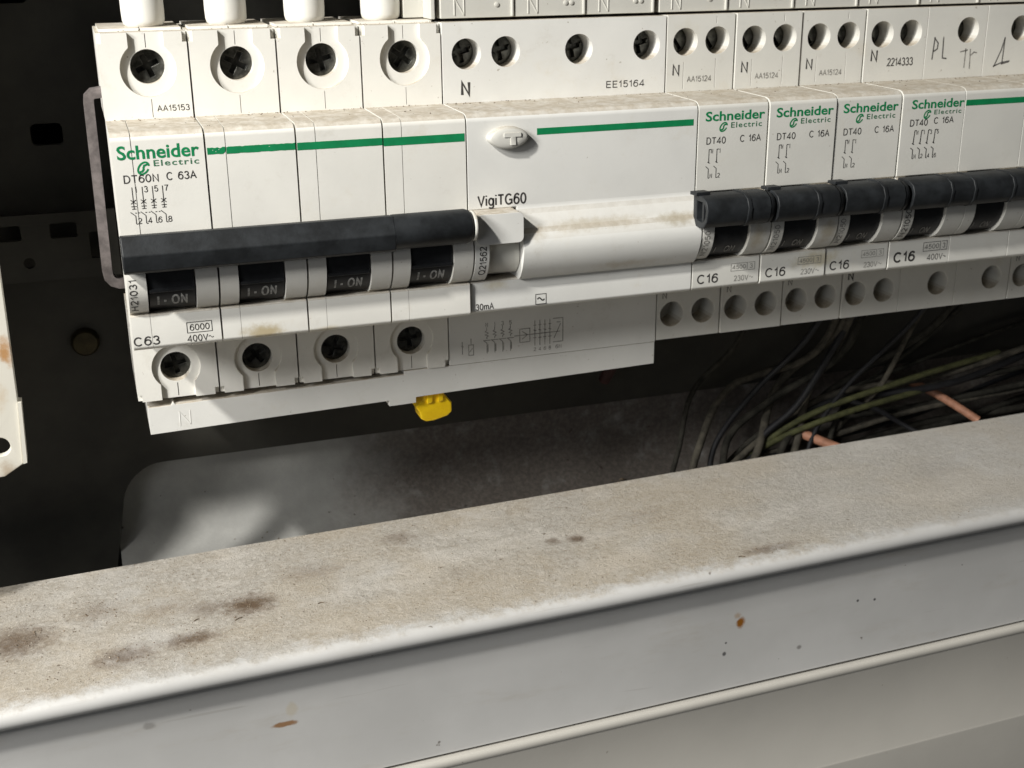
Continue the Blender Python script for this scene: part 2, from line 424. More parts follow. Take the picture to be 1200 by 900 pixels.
FONT = {
 '0': (.56, [ell(.28, .5, .24, .47, 0, 360, 20)]), '1': (.36, [[(.05, .74), (.17, .80), (.26, .97), (.26, .03)]]),
 '2': (.56, [ell(.28, .72, .23, .25, 165, -35) + [(.04, .05), (.53, .05)]]),
 '3': (.56, [ell(.27, .74, .20, .23, 165, -90), ell(.27, .27, .24, .24, 90, -165)]),
 '4': (.58, [[(.42, .03), (.42, .96), (.03, .27), (.57, .27)]]),
 '5': (.56, [[(.50, .95), (.13, .95), (.08, .52)] + ell(.28, .33, .24, .30, 140, -155)]),
 '6': (.56, [ell(.28, .33, .24, .30, 0, 360, 18), six]), '7': (.54, [[(.03, .95), (.52, .95), (.31, .5), (.22, .03)]]),
 '8': (.56, [ell(.28, .74, .20, .23, 0, 360, 16), ell(.28, .27, .24, .24, 0, 360, 18)]),
 '9': (.56, [ell(.28, .67, .24, .30, 0, 360, 18), [(.56 - a, 1 - b) for a, b in six]]),
 'A': (.66, [[(.02, .03), (.33, .97), (.64, .03)], [(.14, .36), (.52, .36)]]), 'C': (.70, [ell(.36, .5, .32, .47, 42, 318, 18)]),
 'D': (.68, [[(.08, .03), (.08, .97), (.32, .97)] + ell(.32, .5, .31, .47, 88, -88) + [(.32, .03), (.08, .03)]]),
 'E': (.60, [[(.56, .96), (.08, .96), (.08, .04), (.57, .04)], [(.08, .52), (.52, .52)]]),
 'G': (.74, [ell(.37, .5, .33, .47, 45, 318, 18), [(.40, .45), (.66, .45), (.66, .06)]]),
 'H': (.68, [[(.08, .03), (.08, .97)], [(.60, .03), (.60, .97)], [(.08, .52), (.60, .52)]]), 'I': (.16, [[(.08, .03), (.08, .97)]]),
 'N': (.66, [[(.08, .03), (.08, .97), (.58, .03), (.58, .97)]]), 'O': (.74, [ell(.37, .5, .33, .47, 0, 360, 20)]),
 'Q': (.74, [ell(.37, .5, .33, .47, 0, 360, 20), [(.45, .22), (.70, -.02)]]), 'T': (.60, [[(.02, .95), (.58, .95)], [(.30, .95), (.30, .03)]]),
 'V': (.64, [[(.02, .97), (.32, .03), (.62, .97)]]), 'i': (.14, [[(.07, .03), (.07, .70)], [(.07, .88), (.07, .99)]]),
 'g': (.56, [ell(.27, .37, .22, .32, 0, 360, 16), [(.50, .70), (.50, -.05)] + ell(.27, -.05, .23, .19, -5, -150, 8)]),
 'm': (.80, [[(.06, .03), (.06, .71)], ell(.23, .50, .17, .19, 180, 0, 8) + [(.40, .03)], ell(.57, .50, .17, .19, 180, 0, 8) + [(.74, .03)]]),
 '.': (.16, [[(.08, .30), (.08, .54)]]), '~': (.5, [[(.03 + .44 * i / 10, .45 + .10 * math.sin(i * .63)) for i in range(11)]]), ' ': (.34, [])}
def text(bm, s, x0, x1, z0, z1, y, bold=0.0, up=False, space=1.0, wt=None):
    """Technical print in plain line letters, fitted to x0..x1, z0..z1 (up: reading upwards)."""
    gap = 0.13 * space; tot = sum(FONT[c][0] for c in s) + gap * (len(s) - 1)
    u0, u1, h = (z0, z1, x1 - x0) if up else (x0, x1, z1 - z0)
    k = (u1 - u0) / tot
    if len(s) == 1 and s in '1I': k = h * 0.75; u0 = (u0 + u1) / 2 - k * tot / 2
    wd = h * (wt or (0.14 + bold * 4)); p = 0.0
    for c in s:
        for ln in FONT[c][1]:
            q = [(u0 + (p + a) * k, b * h) for a, b in ln]
            strip(bm, [(x1 - b, a) for a, b in q] if up else [(a, z0 + b) for a, b in q], wd, y)
        p += FONT[c][0] + gap
def lettering(name, parent, mat, fn, thing_):
    bm = bmesh.new(); fn(bm)
    o = obj(name, bm, mat, thing_)
    for v in o.data.polygons: pass
    if parent is not thing_: sub(o, parent)
    return o

# ------------------------------------------------------------------ breaker profile
BR, BY, BZ = 9.0, 4.6, -28.6               # bulge: radius and axis
def bulge_y(z): return BY - math.sqrt(max(BR * BR - (z - BZ) ** 2, 0.01))
def rotor_y(z): return BY - math.sqrt(max(8.3 ** 2 - (z - BZ) ** 2, 0.01))
def arc(r, n=14):
    a0 = math.asin(BY / r) if BY < r else 0
    out = []
    for i in range(n + 1):
        a = math.pi / 2 - a0 - (math.pi - 2 * a0) * i / n
        out.append((BY - r * math.cos(a), BZ + r * math.sin(a)))
    return out
def nose_upper(bm, a, b): prism(bm, [(20, 0.25), (2.0, 0.0), (1.0, -0.25), (0.3, -0.9), (0, -1.8), (0, -20.2), (0.5, -20.7), (20, -20.8)], a, b)
def nose_flank(bm, a, b): prism(bm, [(20, -20.6), (0.9, -20.5)] + arc(BR)[1:-1] + [(0.9, -36.6), (20, -36.6)], a, b)
def nose_cavity(bm, a, b): prism(bm, [(6.5, -20.7), (20, -20.7), (20, -36.7), (6.5, -36.7)], a, b)
def nose_lower(bm, a, b, yb=0.0): prism(bm, [(20, -36.4), (yb + 0.3, -36.4), (yb, -36.75), (yb, -42.9), (yb + 0.35, -43.6), (yb + 1.2, -44.0), (20, -44.35)], a, b)
def shoulder(bm, x0, x1, z0, z1, holes=(), hd=9.0, notch=None, y0=17.4, y1=46.0):
    """Terminal block: a box whose front carries the screw holes; notch marks the joints to the neighbours."""
    if notch == 'top': out = [(x0, z0), (x1, z0), (x1, z1 - 2.1), (x1 - 0.85, z1 - 2.1), (x1 - 0.85, z1), (x0 + 0.85, z1), (x0 + 0.85, z1 - 2.1), (x0, z1 - 2.1)]
    elif notch == 'bottom': out = [(x0, z0 + 1.6), (x0 + 0.85, z0 + 1.6), (x0 + 0.85, z0), (x1 - 0.85, z0), (x1 - 0.85, z0 + 1.6), (x1, z0 + 1.6), (x1, z1), (x0, z1)]
    else: out = rect(x0, x1, z0, z1)
    slab(bm, out, y0, y1, holes, hd)
def keyhole_outline(x0, x1, z0, z1, cx, cz, r, hw, top):
    """Front skin of a terminal block with a keyhole-shaped recess open towards its edge."""
    a0 = math.asin(hw / r)
    pts = []
    n = 30
    if top:
        pts = [(x0, z0), (x1, z0), (x1, z1 - 2.1), (x1 - 0.85, z1 - 2.1), (x1 - 0.85, z1), (cx + hw, z1)]
        for i in range(n + 1):
            a = (math.pi / 2 - a0) - (2 * math.pi - 2 * a0) * i / n
            pts.append((cx + r * math.cos(a), cz + r * math.sin(a)))
        pts += [(cx - hw, z1), (x0 + 0.85, z1), (x0 + 0.85, z1 - 2.1), (x0, z1 - 2.1)]
    else:
        pts = [(x1, z1), (x0, z1), (x0, z0 + 1.6), (x0 + 0.85, z0 + 1.6), (x0 + 0.85, z0), (cx - hw, z0)]
        for i in range(n + 1):
            a = (-math.pi / 2 - a0) - (2 * math.pi - 2 * a0) * i / n
            pts.append((cx + r * math.cos(a), cz + r * math.sin(a)))
        pts += [(cx + hw, z0), (x1 - 0.85, z0), (x1 - 0.85, z0 + 1.6), (x1, z0 + 1.6)]
    return pts
def screw_bm(cx, cz, r, y, ang, slot='cross'):
    bm = bmesh.new(); c, s = math.cos(ang), math.sin(ang)
    if slot == 'cross':
        a, b = 0.17 * r, 0.72 * r
        pl = [(a, a), (a, b), (-a, b), (-a, a), (-b, a), (-b, -a), (-a, -a), (-a, -b), (a, -b), (a, -a), (b, -a), (b, a)]
    else:
        a, b = 0.14 * r, 0.86 * r
        pl = [(a, b), (-a, b), (-a, -b), (a, -b)]
    pl = [(cx + p * c - q * s, cz + p * s + q * c) for p, q in pl]
    slab(bm, circ(cx, cz, r, 28), y, y + 3.0, [pl], 1.4)
    return bm

# ================================================================== SETTING: the cabinet
TILT = math.atan(0.016)
def tilt(bm):
    for v in bm.verts: v.co.z += (v.co.x - 90) * 0.016
bm = bmesh.new()
box(bm, -240, 480, 120, 124, -260, 260)
tag(obj('cabinet_back', bm, M['shell']), kind='structure')
bm = bmesh.new(); box(bm, -244, -240, -6, 120, -260, 260)
tag(obj('cabinet_side', bm, M['shell']), kind='structure')
bm = bmesh.new(); box(bm, 480, 484, -6, 120, -260, 260)
tag(obj('cabinet_side', bm, M['shell']), kind='structure')
bm = bmesh.new(); box(bm, -240, 480, -6, 120, -264, -260)
tag(obj('cabinet_floor', bm, M['shell']), kind='structure')

bm = bmesh.new(); box(bm, -75, 440, 6, 60, 64, 120)  # unseen box added above the view to keep light off the back plate
tag(obj('upper_light_block', bm, M['shell']), kind='structure')

# back plate with the cut-out below the breakers
bm = bmesh.new()
cut = rrect(-3.9, 420, -150, -93.6, 9, 8)
cut = [(x + (-5.0 * (z + 93.6) / -27 if x < 10 else 0) * 1.0 + (0.004 * 0), z) for x, z in cut]
slots = [rrect(-16, -9, -10, -5, 1.2), rrect(-60, -46, -12, -6, 1.5), rrect(-20, -13, 22, 26, 1.2), circ(-22, 40, 2.5, 20)]
slab(bm, rect(-150, 440, -170, 140), 60, 62, [cut] + slots, mp=XZ, through=True)
pl = obj('mounting_plate', bm, M['plate'], None, (0, 0, 0), bevel=0.3)
tag(pl, 'dark dusty back plate with a rounded cut-out behind the breakers', 'back plate')
bm = bmesh.new(); lathe(bm, [(0.2, -2.2), (2.8, -2.0), (3.4, -1.2), (3.5, 0.6)], (-10, 59.6, -58.6))
tag(obj('plate_bolt', bm, M['brass'], None, (0, 0, 0), smooth=40), 'tarnished round bolt head on the dark back plate at left', 'bolt')

# tray behind the cut-out: back wall rounding into a dusty floor
bm = bmesh.new()
prof = [(67, -70), (67, -106)] + [(55 + 12 * math.cos(R(-a)), -106 + 12 * math.sin(R(-a)) * 1.1) for a in range(10, 91, 10)] + [(34, -119.4), (34, -120.6), (55, -120.6), (68.2, -116), (68.2, -70)]
prism(bm, prof, -8.0, 430)
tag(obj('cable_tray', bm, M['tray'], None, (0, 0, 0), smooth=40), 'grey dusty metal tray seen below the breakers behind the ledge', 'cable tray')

# mounting rail behind the breakers
t = thing('din_rail', (90, 50, -22), 'steel mounting rail hidden behind the row of breakers', 'mounting rail')
bm = bmesh.new()
prism(bm, [(47, -4.5), (48, -4.5), (48, -12), (59.8, -12), (59.8, -32), (48, -32), (48, -39.5), (47, -39.5), (47, -31), (58.8, -31), (58.8, -13), (47, -13)], 1, 300)
obj('rail_profile', bm, M['shell'], t)

bm = bmesh.new()
slab(bm, rect(-70, 0.5, -41, -25), 54, 55.5, [rrect(-14.5, -8.5, -31.0, -27.4, 0.6), rrect(-27, -21, -31.0, -27.4, 0.6), rrect(-6, -3.6, -36.5, -30, 0.6), circ(-20, -36.5, 1.3, 14)], mp=XZ, through=True)
tag(obj('perforated_strip', bm, M['plate'], None, (0, 0, 0), bevel=0.2), 'dark perforated metal strip behind the left end of the main breaker', 'metal strip')

# left upright strip with a cropped end
t = thing('frame_upright', (-75, 10, -66), 'worn white metal upright with rust spots and a round hole at left edge', 'frame upright')
bm = bmesh.new()
out = [(-28.6, -71.4), (-24.6, -69.0), (-23.8, -54.8), (-23.3, -16), (-31.5, -16), (-31.5, -71.4)]
slab(bm, out, 9, 11, [circ(-28.6, -64.6, 2.0, 20)], mp=XZ, through=True)
obj('hanging_strip', bm, M['upright'], t, bevel=0.25)
bm = bmesh.new()
slab(bm, [(-24.6, -68.8), (-23.9, -55.1), (-23.2, -55.2), (-23.8, -68.6)], 8.4, 12.0)
obj('bent_edge', bm, M['upright'], t)
bm = bmesh.new()
slab(bm, rect(-130, -61, -60, 190), -1, 1); slab(bm, rect(-63, -61, -60, 190), 1, 18); slab(bm, rect(-63, -30, -26, -17), 11.1, 12.5)  # unseen stile, edges cut to shape the light on plate and tray
obj('shading_stile', bm, M['upright'], t)

# dusty ledge of the front frame
t = thing('frame_ledge', (90, 0, -138), 'dusty light grey metal ledge with a rounded lip below the breakers', 'frame ledge')
bm = bmesh.new()
lip = [(-23.6 - 2.2 * math.sin(R(a)), -107.2 + 2.2 * math.cos(R(a))) for a in range(0, 181, 12)]
prof = [(29.5, -106.4), (29.5, -105.3), (29.2, -105.0)] + lip + [(-23.7, -110.0), (-23.3, -111.4), (-22.9, -113), (-22.5, -115), (-22.2, -117.2), (-22.0, -120), (-22.0, -139.6), (-22.1, -140.2), (-18, -140.4), (-18, -111.2), (-19.0, -106.4)]
x0 = -140
N_ = 24
# a few sections along the length, so that the sheet is not dead straight
secs = [-140 + i * (560 / N_) for i in range(N_ + 1)]
rows = []
for x in secs:
    rows.append([bm.verts.new((x, a + 0.12 * math.sin(x * 0.031 + b * 0.05), b + 0.10 * math.sin(x * 0.043 + 1))) for a, b in prof])
k = len(prof)
for a, b in zip(rows, rows[1:]):
    for i in range(k): bm.faces.new([a[i], a[(i + 1) % k], b[(i + 1) % k], b[i]])
for r_ in (rows[0], rows[-1]):
    bm.faces.new(r_)
tilt(bm)
obj('ledge_sheet', bm, M['rail'], t, smooth=35)

# cover panel below it
t = thing('cover_panel', (90, -24, -190), 'beige grey cover panel below the ledge with a raised lower band', 'cover panel')
bm = bmesh.new()
prof = [(-18, -141.2), (-22.6, -141.0), (-23.2, -141.2), (-23.6, -141.7), (-23.7, -142.6), (-23.5, -143.0), (-23.35, -143.6), (-23.35, -169.6), (-23.55, -169.9), (-23.62, -170.3), (-23.62, -215), (-18, -215)]
prism(bm, prof, -140, 420)
tilt(bm)
obj('panel_sheet', bm, M['panel'], t, smooth=35)

# ================================================================== MAIN BREAKER (four poles)
T0 = thing('main_breaker', (36, 50, -62), 'large four-pole white breaker marked C63 with one long black handle bar', 'circuit breaker')
W = 18.0
def main_pole(i):
    x = i * W; g = 0.19
    bm = bmesh.new(); yb = -0.9
    nose_upper(bm, x + g, x + 3.93); nose_upper(bm, x + 4.08, x + W - g)
    nose_flank(bm, x + g + 0.02, x + 3.9); nose_cavity(bm, x + 3.8, x + 13.6); nose_flank(bm, x + 13.45, x + W - g - 0.02)
    nose_lower(bm, x + g, x + 3.94, yb); nose_lower(bm, x + 4.02, x + W - g, yb)
    # upper terminal
    cx, cz = x + 9.7, 10.6
    slab(bm, keyhole_outline(x + g, x + W - g, 0.2, 17.5, cx, cz - 0.4, 5.6, 3.55, True), 17.4, 18.5,
         [rect(cx - 0.05, cx + 0.09, 0.5, 4.2)], 0.8)
    slab(bm, rect(x + g, x + W - g, 0.2, 17.5), 18.5, 44, [circ(cx, cz, 3.5, 30), rect(cx - 0.07, cx + 0.09, 14.4, 17.2)], 7)
    # upper rear edge, a little higher
    box(bm, x + 0.9, x + 8.9, 22.5, 44, 17.0, 18.05); box(bm, x + 9.2, x + W - 0.7, 22.5, 44, 17.0, 18.05)
    # lower terminal
    cx2, cz2 = x + 9.0, -54.4
    slab(bm, keyhole_outline(x + g, x + W - g, -61.6, -43.2, cx2, cz2 + 0.2, 5.3, 3.7, False), 17.9, 18.9,
         [rect(cx2 - 0.07, cx2 + 0.07, -49.0, -44.5)], 0.7)
    slab(bm, rect(x + g, x + W - g, -61.6, -43.2), 18.9, 44, [circ(cx2, cz2, 3.4, 30), rect(cx2 - 0.1, cx2 + 0.1, -61.3, -58.2)], 7)
    h = obj('pole_housing', bm, M['warm'], T0, bevel=0.16)
    obj('terminal_screw', screw_bm(cx, cz, 3.42, 20.6, 0.4 + i * 0.7), M['screw'], T0, bevel=0.1)
    obj('terminal_screw', screw_bm(cx2, cz2, 3.32, 21.2, 0.2 + i * 0.5), M['screw'], T0, bevel=0.1)
    # toggle
    bm = bmesh.new()
    r = 8.3
    pr = [(6.4, -21.2)] + [(BY - r * math.cos(R(a)), BZ + r * math.sin(R(a))) for a in range(60, -62, -8)] + [(6.4, -35.7)]
    prism(bm, pr, x + 4.25, x + 13.2)
    prism(bm, [(-2, -21.5), (-2, -25), (-8, -24.6), (-8, -20.5)], x + 5.5, x + 12)
    prism(bm, [(-3.35, -31.35), (-3.95, -31.1), (-4.0, -30.6), (-3.3, -30.3)], x + 4.3, x + 13.15)
    tg = obj('toggle', bm, M['rotor'], T0, smooth=30)
    def f(bm):
        text(bm, 'I', x + 5.6, x + 6.2, -34.4, -32.2, rotor_y, 0.012); text(bm, '.', x + 7.1, x + 7.4, -34.4, -32.2, rotor_y, 0.02)
        text(bm, 'ON', x + 8.6, x + 11.6, -34.4, -32.2, rotor_y, 0.008, space=1.6)
    lettering('toggle_lettering', tg, M['paleprint'], f, T0)
    return h
poles = [main_pole(i) for i in range(4)]
bm = bmesh.new()
oct_ = [(-3.6, -19.2), (-7.4, -18.7), (-9.5, -21.9), (-9.7, -22.4), (-9.0, -25.5), (-7.8, -26.1), (-3.6, -26.1)]
prism(bm, oct_, -0.2, 53.8)
hb = obj('handle_bar', bm, M['black'], T0, bevel=0.3)
bm = bmesh.new()
cy, cz = -6.0, -22.4
rd = [(cy + 3.72 * math.cos(2 * math.pi * k / 24), cz + 3.7 * math.sin(2 * math.pi * k / 24)) for k in range(24)]
rows = []
for x, s_ in ((53.7, 0.985), (55, 0.99), (69.4, 0.99), (70.3, 0.9), (70.8, 0.7)):
    rows.append([bm.verts.new((x, cy + (a - cy) * s_, cz + (b - cz) * s_)) for a, b in rd])
for a, b in zip(rows, rows[1:]):
    for i in range(24): bm.faces.new([a[i], a[(i + 1) % 24], b[(i + 1) % 24], b[i]])
bm.faces.new(rows[0]); bm.faces.new(rows[-1])
obj('handle_end', bm, M['black'], T0, smooth=35)
bm = bmesh.new()
lathe_pts = [(cy + 3.3 * math.cos(2 * math.pi * k / 20), cz + 3.2 * math.sin(2 * math.pi * k / 20)) for k in range(20)]
slab(bm, lathe_pts, 70.85, 71.5, mp=YZ)
obj('handle_cap', bm, M['button'], T0, bevel=0.2)

def emblem(bm, cx, cz, s):
    """Small tilted oval ring with a curl through it."""
    ring = []
    for k in range(25):
        a = R(20 + 330 * k / 24); px, pz = 1.15 * math.cos(a), 1.35 * math.sin(a)
        ring.append((cx + s * (px + 0.35 * pz), cz + s * pz))
    strokes(bm, [ring], 0.42 * s, 0)
    strokes(bm, [[(cx + s * x, cz + s * z) for x, z in ((0.95, 0.85), (0.2, 0.6), (0.0, 0.1), (0.0, -0.3), (-0.35, -0.75), (-0.9, -0.85))]], 0.45 * s, 0)
def brand(parent, th, x0, x1, zb, zt, e0, e1, eb, et, ex, ez, es, emat):
    o = lettering('brand_lettering', parent, M['green'], lambda b: outline_text(b, 'Schneider', x0, x1, zb, zt, 0, 0.022), th)
    lettering('brand_emblem', parent, M['green'], lambda b: emblem(b, ex, ez, es), th)
    lettering('brand_lettering', parent, emat, lambda b: outline_text(b, 'Electric', e0, e1, eb, et, 0, 0.014, space=1.18), th)
M['darkgreen'] = simple('dark_green_print', (0.05, 0.17, 0.09), 0.55, 0, 0.2)
brand(poles[0], T0, 1.2, 16.8, -5.25, -2.5, 7.9, 16.6, -6.75, -5.55, 5.9, -7.0, 0.85, M['darkgreen'])
lettering('rating_lettering', poles[0], M['ink'], lambda b: (text(b, 'DT60N', 1.9, 8.6, -9.75, -8.25, 0, 0.004), text(b, 'C 63A', 10.1, 15.8, -9.6, -8.1, 0, 0.004)), T0)
def diagram_main(b):
    L = []
    for k, n in enumerate('1357'):
        x = 3.3 + k * 1.93
        L += [[(x, -10.6), (x, -14.9)], [(x - 0.5, -13.1), (x + 0.5, -13.9)], [(x - 0.5, -13.9), (x + 0.5, -13.1)], [(x - 0.5, -14.4), (x + 0.5, -14.4)], [(x - 0.4, -14.9), (x + 0.4, -14.9)]]
        text(b, n, x + 0.35, x + 1.05, -11.7, -10.5, 0)
        L += [[(x - 0.75, -15.5), (x + 0.15, -16.3), (x + 0.15, -17.9)], [(x + 0.15, -17.9), (x + 0.5, -17.9)]]
        if k < 3: L += [[(x + 0.1, -15.7), (x + 0.45, -15.7)], [(x + 0.75, -15.7), (x + 1.05, -15.7)]]
        text(b, '2468'[k], x + 0.5, x + 1.25, -17.9, -16.75, 0)
    strokes(b, L, 0.16, 0)
lettering('wiring_diagram', poles[0], M['ink'], diagram_main, T0)
lettering('rating_lettering', poles[0], M['ink'], lambda b: text(b, 'C63', -0.0 + 0.3, 5.4, -42.75, -40.95, -0.9, 0.006), T0)
def volts(b, x, zb, t1, t2, y, k=1.0):
    strokes(b, [[(x, zb + 1.9), (x + 5 * k, zb + 1.9), (x + 5 * k, zb + 4.1), (x, zb + 4.1), (x, zb + 1.9)]], 0.14, y)
    text(b, t1, x + 0.55, x + 4.5 * k, zb + 2.35, zb + 3.65, y)
    text(b, t2, x - 0.1, x + 4.0 * k, zb, zb + 1.35, y)
    strokes(b, [[(x + 4.15 * k + 0.14 * i, zb + 0.7 + 0.22 * math.sin(i * 0.9)) for i in range(8)]], 0.13, y)
lettering('rating_lettering', poles[0], M['ink'], lambda b: volts(b, 11.0, -42.95, '6000', '400V', -0.9), T0)
lettering('code_lettering', poles[0], M['ink'], lambda b: text(b, 'H21031', 0.55, 1.95, -35.2, -28.0, bulge_y, up=True), T0)
lettering('code_lettering', poles[0], M['ink'], lambda b: text(b, 'AA15153', 10.7, 17.2, 1.65, 2.85, 17.4), T0)
for i, (a, b_) in enumerate(((18.35, 21.9), (22.1, 35.8), (36.2, 53.85), (54.15, 71.6))):
    def f(b, a=a, b_=b_, i=i):
        lo, hi = -5.15 - 0.012 * (a - 18), -3.75 - 0.004 * (a - 18); n = max(2, int((b_ - a) / 0.45)); q = random.Random(i + 3)
        rag = (0.26, 0.10, 0.03, 0.0)[i]
        pts = [(a + (b_ - a) * k / n, lo + (q.random() ** 3 * rag * (3 if k in (0, n) else 1))) for k in range(n + 1)] + [(b_ - (b_ - a) * k / n, hi - (q.random() ** 3 * rag * (3 if k in (0, n) else 1))) for k in range(n + 1)]
        chips = [[(cx + 0.13 * r_ * math.cos(t_), cz_ + 0.1 * r_ * math.sin(t_ * 1.0)) for t_, r_ in ((0, 1), (1.2, .7), (2.4, 1.1), (3.6, .8), (5, 1.2))] for cx, cz_ in (((19.4, -4.3), (20.0, -4.6), (20.6, -4.2)) if i == 0 else ((30.6, -4.2),) if i == 1 else ())]
        slab(b, pts, -0.045, 0.3, chips, 0.06)
    h = poles[min(3, int(a // 18))]
    lettering('green_stripe', h, M['green'], f, T0)

# ================================================================== RESIDUAL CURRENT MODULE
T1 = thing('residual_current_module', (99, 50, -62), 'wide white earth leakage module with oval test button and green stripe', 'earth leakage module')
XA, XB = 72.0, 126.4
bm = bmesh.new(); g = 0.16
hs = [(77.7, 10.75), (86.9, 10.95), (104.5, 10.9), (121.4, 11.2)]
shoulder(bm, XA + g, XB - g, 0.2, 17.6, [circ(x, z, 3.35, 30) for x, z in hs] , 9.5)
nose_upper(bm, XA + g, XB - g); nose_lower(bm, XA + g, XB - g)
nose_flank(bm, XA + g + 0.02, 75.4); nose_cavity(bm, 75.2, 83.4)
big = [(20, -20.0), (0.03, -20.0), (-0.03, -20.3), (-0.1, -21.0), (-0.8, -22.0), (-1.7, -23.6), (-2.4, -24.8), (-3.3, -25.8), (-4.1, -27.2), (-4.5, -28.6), (-4.45, -30.2), (-4.0, -32), (-3.2, -33.8), (-2.0, -35.6), (-1.0, -36.5), (0.2, -36.6), (20, -36.6)]
prism(bm, big, 83.2, XB - g - 0.02)
slab(bm, rect(XA + g, XB - g, -61.6, -43.4), 18.2, 44)
vh = obj('module_housing', bm, M['cool'], T1, bevel=0.18)
for x, z in hs: obj('terminal_screw', screw_bm(x, z, 3.28, 23.0, 0.25, 'cross'), M['screw'], T1, bevel=0.1)
bm = bmesh.new(); slab(bm, rrect(72.3, 82.9, -27.1, -20.5, 1.2), -5.3, 2)
obj('lever_cover', bm, M['cool'], T1, bevel=0.7)
bm = bmesh.new()
prism(bm, [(6.4, -27)] + [(4.2 - 6.4 * math.cos(R(a)), -30.4 + 5.6 * math.sin(R(a))) for a in range(60, -62, -10)] + [(6.4, -35.4)], 75.6, 83.0)
obj('lever_drum', bm, M['button'], T1, smooth=40)
# test button
bm = bmesh.new()
lens = []
for k in range(48):
    a = 2 * math.pi * k / 48; cx_, cz_ = math.cos(a), math.sin(a)
    lens.append((81.0 + 4.6 * cx_, -5.2 + 2.35 * cz_ * (1 - 0.18 * abs(cx_) ** 3)))
rows = []
for s_, y in ((1.0, 0.6), (1.0, -1.1), (0.95, -1.6), (0.84, -1.85), (0.5, -2.0), (0.05, -2.02)):
    rows.append([bm.verts.new((81.0 + (a - 81.0) * s_, y, -5.2 + (b - -5.2) * s_)) for a, b in lens])
for a, b in zip(rows, rows[1:]):
    for i in range(48): bm.faces.new([a[i], a[(i + 1) % 48], b[(i + 1) % 48], b[i]])
bm.faces.new(rows[-1]); bm.faces.new(rows[0])
tb = obj('test_button', bm, M['button'], T1, smooth=50)
bm = bmesh.new()
slab(bm, [(79.7, -4.1), (79.7, -4.95), (81.2, -4.95), (81.2, -6.7), (82.4, -6.7), (82.4, -4.95), (83.6, -4.95), (83.6, -4.1)], -2.2, -1.4)
sub(obj('raised_mark', bm, M['button'], T1, bevel=0.08), tb)
lettering('green_stripe', vh, M['green'], lambda b: slab(b, rect(87.9, 125.3, -5.15, -3.75), -0.045, 0.3), T1)
lettering('terminal_lettering', vh, M['ink'], lambda b: text(b, 'N', 76.3, 78.4, 1.85, 4.75, 17.4, 0.02), T1)
lettering('code_lettering', vh, M['ink'], lambda b: text(b, 'EE15164', 111.3, 121.0, 1.95, 3.45, 17.4, space=1.08), T1)
lettering('model_lettering', vh, M['ink'], lambda b: text(b, 'VigiTG60', 74.3, 85.3, -19.75, -17.45, 0, 0.006), T1)
lettering('rating_lettering', vh, M['ink'], lambda b: text(b, '30mA', 73.3, 77.5, -43.0, -41.6, 0, 0.003), T1)
def wave(b):
    strokes(b, [[(87.5, -43.0), (90.0, -43.0), (90.0, -40.7), (87.5, -40.7), (87.5, -43.0)]], 0.16, 0)
    strokes(b, [[(87.9 + 0.17 * i, -41.85 + 0.33 * math.sin(i * 0.62)) for i in range(11)]], 0.3, 0)
lettering('wave_symbol', vh, M['ink'], wave, T1)
lettering('code_lettering', vh, M['ink'], lambda b: text(b, 'Q21562', 73.2, 74.7, -34.3, -27.6, bulge_y, up=True), T1)
def circuit(b):
    L = []
    y = 18.2
    for k in range(4):
        x = 81.6 + k * 2.0
        text(b, 'N135'[k], x - 0.3, x + 0.35, -52.9, -51.9, y)
        L += [[(x, -53.0), (x, -53.8), (x - 0.4, -54.1), (x + 0.4, -54.5), (x - 0.4, -54.9), (x + 0.4, -55.2), (x, -55.5), (x, -55.9)], [(x - 0.9, -56.2), (x, -57.0), (x, -59.6)], [(x - 0.8, -56.3), (x + 0.9, -56.3)]]
        L += [[(x + 0.25, -57.3), (x + 0.25, -59.2)]]
    L += [[(88.6, -56.0), (100.5, -56.0)], [(90.0, -54.4), (92.6, -54.4), (92.6, -57.8), (90.0, -57.8), (90.0, -54.4)], [(90.6, -55.0), (92.0, -56.0), (90.6, -57.0)]]
    for k in range(4):
        x = 93.9 + k * 1.3
        L += [[(x, -52.6), (x, -59.0)], [(x - 0.35, -53.8), (x + 0.35, -53.8)], [(x - 0.35, -55.0), (x + 0.35, -55.2)], [(x - 0.4, -57.0), (x + 0.4, -57.0)]]
        text(b, '2468'[k], x - 0.3, x + 0.3, -60.4, -59.5, y)
    L += [[(98.6, -52.6), (101.2, -52.6), (101.2, -58.6), (98.6, -58.6)], [(98.9, -57.6), (100.6, -54.0)], [(99.6, -53.6), (100.6, -53.6)]]
    text(b, '6N', 99.3, 100.9, -60.3, -59.4, y)
    L += [[(75.4, -56.0), (75.4, -59.2)], [(75.1, -57.0), (75.7, -57.3)], [(77.0, -57.0), (78.2, -57.0), (78.2, -59.6), (77.0, -59.6), (77.0, -57.0)], [(77.6, -55.4), (77.6, -57.0)], [(77.2, -58.8), (77.9, -57.9)]]
    strokes(b, L, 0.17, y)
lettering('wiring_diagram', vh, M['faint'], circuit, T1)
